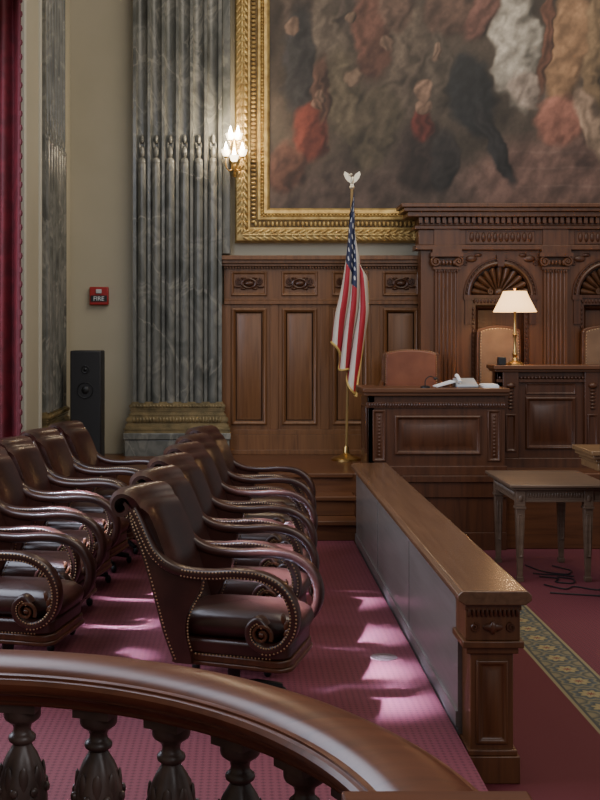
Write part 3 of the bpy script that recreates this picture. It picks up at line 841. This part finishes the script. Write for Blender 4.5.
j2=copy_tree(j1,'judge_chair',(3.70,11.48,.69),0)

# ------------------------------------------------------------ flag
r=thing('flagpole','brass-tipped pole with draped American flag on round base','flag',(1.07,11.6,.69))
b=B(); b.lathe([(.15,0),(.15,.015),(.13,.03),(.07,.045),(.035,.07),(.03,.12),(.022,.14)],1.07,11.6,28,None,.69); part(r,'flag_base',b,BRASS)
def tilt(z): return 1.07+(z-.69)*.022
b=B(); b.tube([(tilt(z),11.6,z) for z in (.78,1.5,2.2,3.0,3.44)],.014,10); part(r,'pole',b,simple('pole_wood',(.30,.19,.07),.35,.3))
b=B(); tx=tilt(3.45); b.ell((tx,11.6,3.44),(.028,.028,.022)); b.ell((tx,11.6,3.51),(.022,.022,.04)); b.ell((tx-.012,11.585,3.565),(.016,.02,.016)); b.ell((tx-.026,11.58,3.56),(.012,.006,.006))
for s in (-1,1):
    b.prism([(tx,3.52),(tx+s*.035,3.575),(tx+s*.075,3.60),(tx+s*.085,3.57),(tx+s*.07,3.53),(tx+s*.045,3.50),(tx+s*.01,3.475)],11.59,11.602)
b.prism([(tx-.012,3.48),(tx+.012,3.48),(tx+.022,3.45),(tx-.022,3.45)],11.6,11.61)
part(r,'eagle_finial',b,EAG)
vs=[];fs=[];nu=120;nv=110
for j in range(nv+1):
    v=j/nv
    for i in range(nu+1):
        u=i/nu
        z=3.38-v*.70-(1.40+.10*(1-v))*u+.010*sin(u*16+v*5)+.05*sin(v*14)*u
        s_=max(0,min(1.1,(3.45-z)/1.15))
        w_=(.055+.095*s_)*min(1,u*6+.12)
        # long diagonal swags: the folds sweep sideways as they fall
        lin=(v-.5)*2
        ph=v*2*pi*3.3+u*2.6+.6
        x=tilt(z)+.02+w_*(.85*lin+.16*sin(ph))-.01*s_+.05*sin(u*3.1+1.0)*s_
        y=11.535-.055*cos(ph+.3)*min(1,u*5)*(.5+.5*s_)-.03*u
        vs.append((x,y,z))
for j in range(nv):
    for i in range(nu): a=j*(nu+1)+i; fs.append((a,a+1,a+nu+2,a+nu+1))
me=bpy.data.meshes.new('flag_cloth'); me.from_pydata([(x-1.07,y-11.6,z-.69) for x,y,z in vs],[],fs)
uvl=me.uv_layers.new(name='UVMap')
for pl in me.polygons:
    for li in pl.loop_indices:
        vi=me.loops[li].vertex_index; uvl.data[li].uv=((vi%(nu+1))/nu,(vi//(nu+1))/nv)
me.materials.append(FLAG); me.polygons.foreach_set('use_smooth',[True]*len(me.polygons))
o=bpy.data.objects.new('flag_cloth',me); COL.objects.link(o); o.parent=r
b=B(); P=[vs[nv*(nu+1)+i] for i in range(nu+1)]+[vs[j*(nu+1)+nu] for j in range(nv,-1,-1)]
b.tube(P[::2],.013,5); part(r,'gold_fringe',b,simple('gold_fringe_thread',(.48,.32,.09),.6))

# ------------------------------------------------------------ sconce
r=thing('wall_sconce','brass wall sconce with glowing candle bulbs and glass cups','lamp',(-.06,12.03,3.75))
b=B(); b.lathe([(.0,0),(.05,.0),(.055,.02),(.03,.04),(0,.05)],0,0,16); k=len(b.v)
b.v=[(-.06+x,12.05-z,3.78+y*1.8) for x,y,z in b.v]
b.ell((-.06,11.98,3.70),(.035,.035,.05)); b.ell((-.06,11.98,3.62),(.02,.02,.03)); b.lathe([(.012,3.68),(.02,3.85),(.01,4.0),(.02,4.05),(.004,4.12)],-.06,11.98,10)
part(r,'backplate',b,BRASS)
for s,yy,dz in ((-1,11.93,0),(0,11.84,-.07),(1,11.93,0),(.45,11.88,.16),(-.45,11.88,.16)):
    xs_=-.06+s*.085
    b=B(); b.tube(cr([(-.06,11.98,3.70),(-.06+s*.05,11.98-(11.98-yy)*.5,3.655+dz),(xs_,yy,3.70+dz),(xs_,yy,3.78+dz)],5),.007,8); b.lathe([(.010,3.78+dz),(.022,3.79+dz),(.024,3.80+dz),(.0,3.80+dz)],xs_,yy,12)
    part(r,'arm',b,BRASS)
    b=B(); b.lathe([(.016,3.80+dz),(.03,3.815+dz),(.038,3.84+dz),(.046,3.87+dz)],xs_,yy,18,lambda a,z:1+.10*cos(6*a)); b.f=b.f[:-1]; part(r,'glass_cup',b,GLASS,smooth=60)
    b=B(); b.lathe([(.009,3.81+dz),(.020,3.85+dz),(.018,3.89+dz),(.007,3.93+dz),(.001,3.95+dz)],xs_,yy,12); part(r,'bulb',b,BULB,smooth=60)
l=bpy.data.lights.new('sconce_bulb','POINT'); l.energy=22; l.color=(1,.80,.55); l.shadow_soft_size=.06
lo=bpy.data.objects.new('sconce_bulb',l); lo.location=(-.06,11.74,4.0); COL.objects.link(lo)

# ------------------------------------------------------------ fire alarm
r=thing('fire_alarm','dark red wall-mounted fire alarm strobe with white lettering','alarm',(-1.49,12.2,2.36))
b=B(); b.box(-1.59,-1.39,12.14,12.2,2.265,2.455); part(r,'alarm_housing',b,REDP,bev=.01)
b=B(); b.box(-1.52,-1.46,12.12,12.145,2.385,2.43); part(r,'strobe_lens',b,simple('clear_lens',(.5,.5,.52),.15),bev=.006)
b=B(); b.box(-1.575,-1.405,12.132,12.141,2.30,2.365)
part(r,'alarm_slot',b,BLACK)
cu=bpy.data.curves.new('fire_txt','FONT'); cu.body='FIRE'; cu.size=.064; cu.align_x='CENTER'; cu.extrude=.001
to=bpy.data.objects.new('tmp',cu); COL.objects.link(to); bpy.context.view_layer.update()
dg=bpy.context.evaluated_depsgraph_get(); tm=bpy.data.meshes.new_from_object(to.evaluated_get(dg)); bpy.data.objects.remove(to)
tm.materials.clear(); tm.materials.append(WHITE)
o=bpy.data.objects.new('alarm_lettering',tm); o.rotation_euler=(pi/2,0,0); o.location=(0,-.071,-.050); COL.objects.link(o); o.parent=r

# ------------------------------------------------------------ loudspeaker
r=thing('loudspeaker','tall black column loudspeaker standing by the wall','speaker',(-1.40,11.2,.69))
b=B(); b.box(-1.64,-1.34,11.1,11.4,.69,1.80); part(r,'cabinet',b,BLACK,bev=.012)
b=B(); b.box(-1.63,-1.35,11.08,11.10,.73,1.79); part(r,'grille',b,GRILLE,bev=.004)
for z,rad in ((1.62,.035),(1.42,.075)):
    b=B(); b.torus((-1.49,11.078,z),rad,.005,'y'); b.ell((-1.49,11.08,z),(rad*.5,.01,rad*.5)); part(r,'driver',b,IRON)

# ------------------------------------------------------------ desk lamp
LX,LY=2.66,11.13
r=thing('desk_lamp','lit brass table lamp with pleated shade on judge bench','lamp',(LX,LY,1.665))
b=B(); b.lathe([(.09,0),(.09,.012),(.07,.022),(.03,.04),(.016,.07),(.028,.10),(.014,.13),(.012,.25),(.024,.29),(.012,.32),(.01,.5),(.02,.52),(.008,.56),(.008,.72),(.015,.735),(.0,.75)],LX,LY,20,None,1.665); part(r,'lamp_base',b,BRASS)
b=B(); b.lathe([(.205,.51),(.17,.58),(.135,.65),(.11,.71)],LX,LY,72,lambda a,z:1+.014*cos(24*a),1.665); b.f=b.f[:-2]
o=part(r,'lamp_shade',b,SHADE,smooth=60); m=o.modifiers.new('s','SOLIDIFY'); m.thickness=.004
l=bpy.data.lights.new('lamp_bulb','POINT'); l.energy=13; l.color=(1,.68,.38); l.shadow_soft_size=.05
lo=bpy.data.objects.new('lamp_bulb',l); lo.location=(LX,LY,2.22); COL.objects.link(lo)

# ------------------------------------------------------------ table
r=thing('side_table','square wooden table with tapered legs and moulded apron','table',(2.53,9.55,0))
b=B(); b.box(2.13,2.93,9.05,10.0,.755,.78); b.box(2.15,2.91,9.07,9.98,.735,.755); part(r,'table_top',b,W_table,bev=.006)
b=B(); b.box(2.20,2.86,9.12,9.93,.64,.735); b.box(2.193,2.867,9.113,9.937,.635,.648)
for i in range(22): b.ell((2.285+i*.0215,9.118,.69),(.008,.007,.024),6,4)
b.eggs((2.19,9.18,.69),(2.19,9.88,.69),26,(.007,.009,.024),6,4)
part(r,'apron',b,W_table,bev=.003)
for x in (2.225,2.765):
    for y in (9.145,9.905):
        b=B(); b.taper(x,y,.04,.58,.019,.034); b.taper(x,y,0,.04,.025,.027); b.taper(x,y,.58,.60,.042,.042); b.taper(x,y,.60,.735,.036,.036)
        b.frame(x-.018,x+.018,.20,.54,FY(y-.028),[(0,0),(0,.006),(.006,.007),(.010,.002)])
        b.ell((x,y-.038,.665),(.018,.006,.028),8,5)
        part(r,'leg',b,W_table,bev=.003)
r=thing('lectern','brown wooden lectern with moulded top','lectern',(2.9,8.6,0))
b=B(); b.box(2.54,3.3,8.3,8.8,1.09,1.125); b.box(2.56,3.3,8.325,8.8,1.06,1.09); b.box(2.59,3.3,8.36,8.8,1.03,1.06); b.box(2.61,3.3,8.38,8.8,.97,1.03); part(r,'lectern_top',b,W_gold,bev=.006)
b=B(); b.box(2.78,3.2,8.42,8.75,.1,.97); b.box(2.76,3.2,8.38,8.8,0,.1); b.frame(2.83,3.10,.2,.85,FY(8.42),PAN); part(r,'lectern_body',b,W_table,bev=.006)

# ------------------------------------------------------------ items on the witness stand
r=thing('telephone','pale desk telephone with handset on witness stand ledge','telephone',(2.10,10.72,1.47))
b=B(); b.prism([(10.6,1.47),(10.6,1.49),(10.82,1.55),(10.82,1.47)],2.0,2.2,'x'); part(r,'phone_body',b,simple('grey_plastic',(.35,.37,.4),.5),bev=.006)
b=B(); b.tube(cr([(2.03,10.62,1.52),(2.03,10.66,1.545),(2.03,10.76,1.575),(2.03,10.8,1.57)],4),.016,8); part(r,'handset',b,WHITE)
b=B(); b.prism([(1.82,1.47),(1.82,1.478),(1.985,1.53),(1.985,1.515)],10.62,10.85); solo('open_binder',b,WHITE,'white papers leaning in an open binder','papers',(1.9,10.7,1.47))
b=B(); b.box(2.24,2.38,10.56,10.8,1.47,1.49); b.box(2.25,2.37,10.57,10.79,1.49,1.50); solo('paper_stack',b,WHITE,'small stack of white papers on the ledge','papers',(2.3,10.68,1.47),smooth=0)
r=thing('microphone','thin black gooseneck microphone on the witness stand','microphone',(1.70,10.55,1.47))
b=B(); b.lathe([(.045,0),(.045,.012),(.02,.02)],1.70,10.55,16,None,1.47); part(r,'microphone_base',b,BLACK)
b=B(); b.tube(cr([(1.70,10.55,1.48),(1.70,10.54,1.54),(1.74,10.54,1.575),(1.79,10.55,1.56)],5),.005,6); b.ell((1.795,10.55,1.555),(.022,.018,.014)); part(r,'gooseneck',b,BLACK)
b=B(); b.box(2.47,2.54,10.98,11.06,1.665,1.74); b.box(2.475,2.535,10.975,10.98,1.67,1.735); solo('small_monitor',b,BLACK,'small dark box standing on the bench ledge','device',(2.5,11.02,1.665),bev=.005)

for pts in [[(2.38,9.0),(2.5,8.85),(2.6,8.93),(2.75,8.82),(2.95,8.95)],[(2.42,9.30),(2.55,9.22),(2.50,9.10),(2.62,9.05),(2.66,9.2),(2.56,9.28)],[(2.42,9.75),(2.5,9.50),(2.66,9.38),(2.74,9.52),(2.70,9.62),(2.64,9.72)],[(2.35,8.72),(2.55,8.66),(2.7,8.62)],[(2.40,9.42),(2.48,9.38),(2.58,9.36),(2.70,9.30)]]:
    b=B(); b.tube([(x,y,.008) for x,y in cr(pts,8)],.0055,6); solo('cable',b,BLACK,'loose thin black cable lying on the carpet','cable',(pts[0][0],pts[0][1],0))
b=B(); b.lathe([(.075,0),(.074,.002),(.0,.003)],.80,6.40,28,None,.18); b.torus((.80,6.40,.182),.045,.0015,'z'); solo('floor_outlet',b,simple('dull_plate',(.12,.085,.075),.6,.2),'round dull brass floor outlet cover set in carpet','outlet',(.80,6.40,.18))

# ------------------------------------------------------------ lights
def area(name,loc,size,sy,energy,col,tgt,spread=None):
    l=bpy.data.lights.new(name,'AREA'); l.shape='RECTANGLE'; l.size=size; l.size_y=sy; l.energy=energy; l.color=col
    if spread: l.spread=math.radians(spread)
    o=bpy.data.objects.new(name,l); o.location=loc; d=Vector(tgt)-Vector(loc); o.rotation_euler=d.to_track_quat('-Z','Y').to_euler(); COL.objects.link(o); return o
area('window_daylight',(-2.75,6.6,3.3),4.4,4.2,330,(.76,.83,1),(1.0,6.7,.6))
# added narrow-beam lamps inside the window, laying bright bands on the carpet
for y,e in ((5.62,8),(6.15,9),(6.85,9),(7.75,8)):
    area('added_carpet_beam',(-2.40,y-.1,4.3),.20,.16,e,(.62,.70,1),(.66,y,.18),6)
for y in (6.40,7.1,7.85):
    area('added_carpet_beam',(-2.40,y-.1,3.5),.14,.20,4,(.62,.70,1),(-.72,y,.18),6)
area('overhead_fill',(3.0,7.5,7.4),5,5,245,(1,.88,.70),(2.8,9.5,0))  # added soft overhead fill lamp, no fixture modelled
area('rear_fill',(3.5,-1.5,5.5),5,3,150,(.97,.96,.98),(1.2,9,1.2))  # unseen broad lamp behind the camera, aimed into the room
w=bpy.data.worlds.new('World'); bpy.context.scene.world=w; w.use_nodes=True
w.node_tree.nodes['Background'].inputs[0].default_value=(.95,.94,.95,1); w.node_tree.nodes['Background'].inputs[1].default_value=.29

# ------------------------------------------------------------ camera
cam=bpy.data.cameras.new('camera'); co=bpy.data.objects.new('camera',cam); COL.objects.link(co)
co.location=(0,0,2.0); co.rotation_euler=(pi/2,0,0)
cam.sensor_fit='VERTICAL'; cam.sensor_height=36; cam.sensor_width=27; cam.lens=1150/800*36
cam.shift_x=.075; cam.shift_y=-.0875; cam.clip_end=100
bpy.context.scene.camera=co
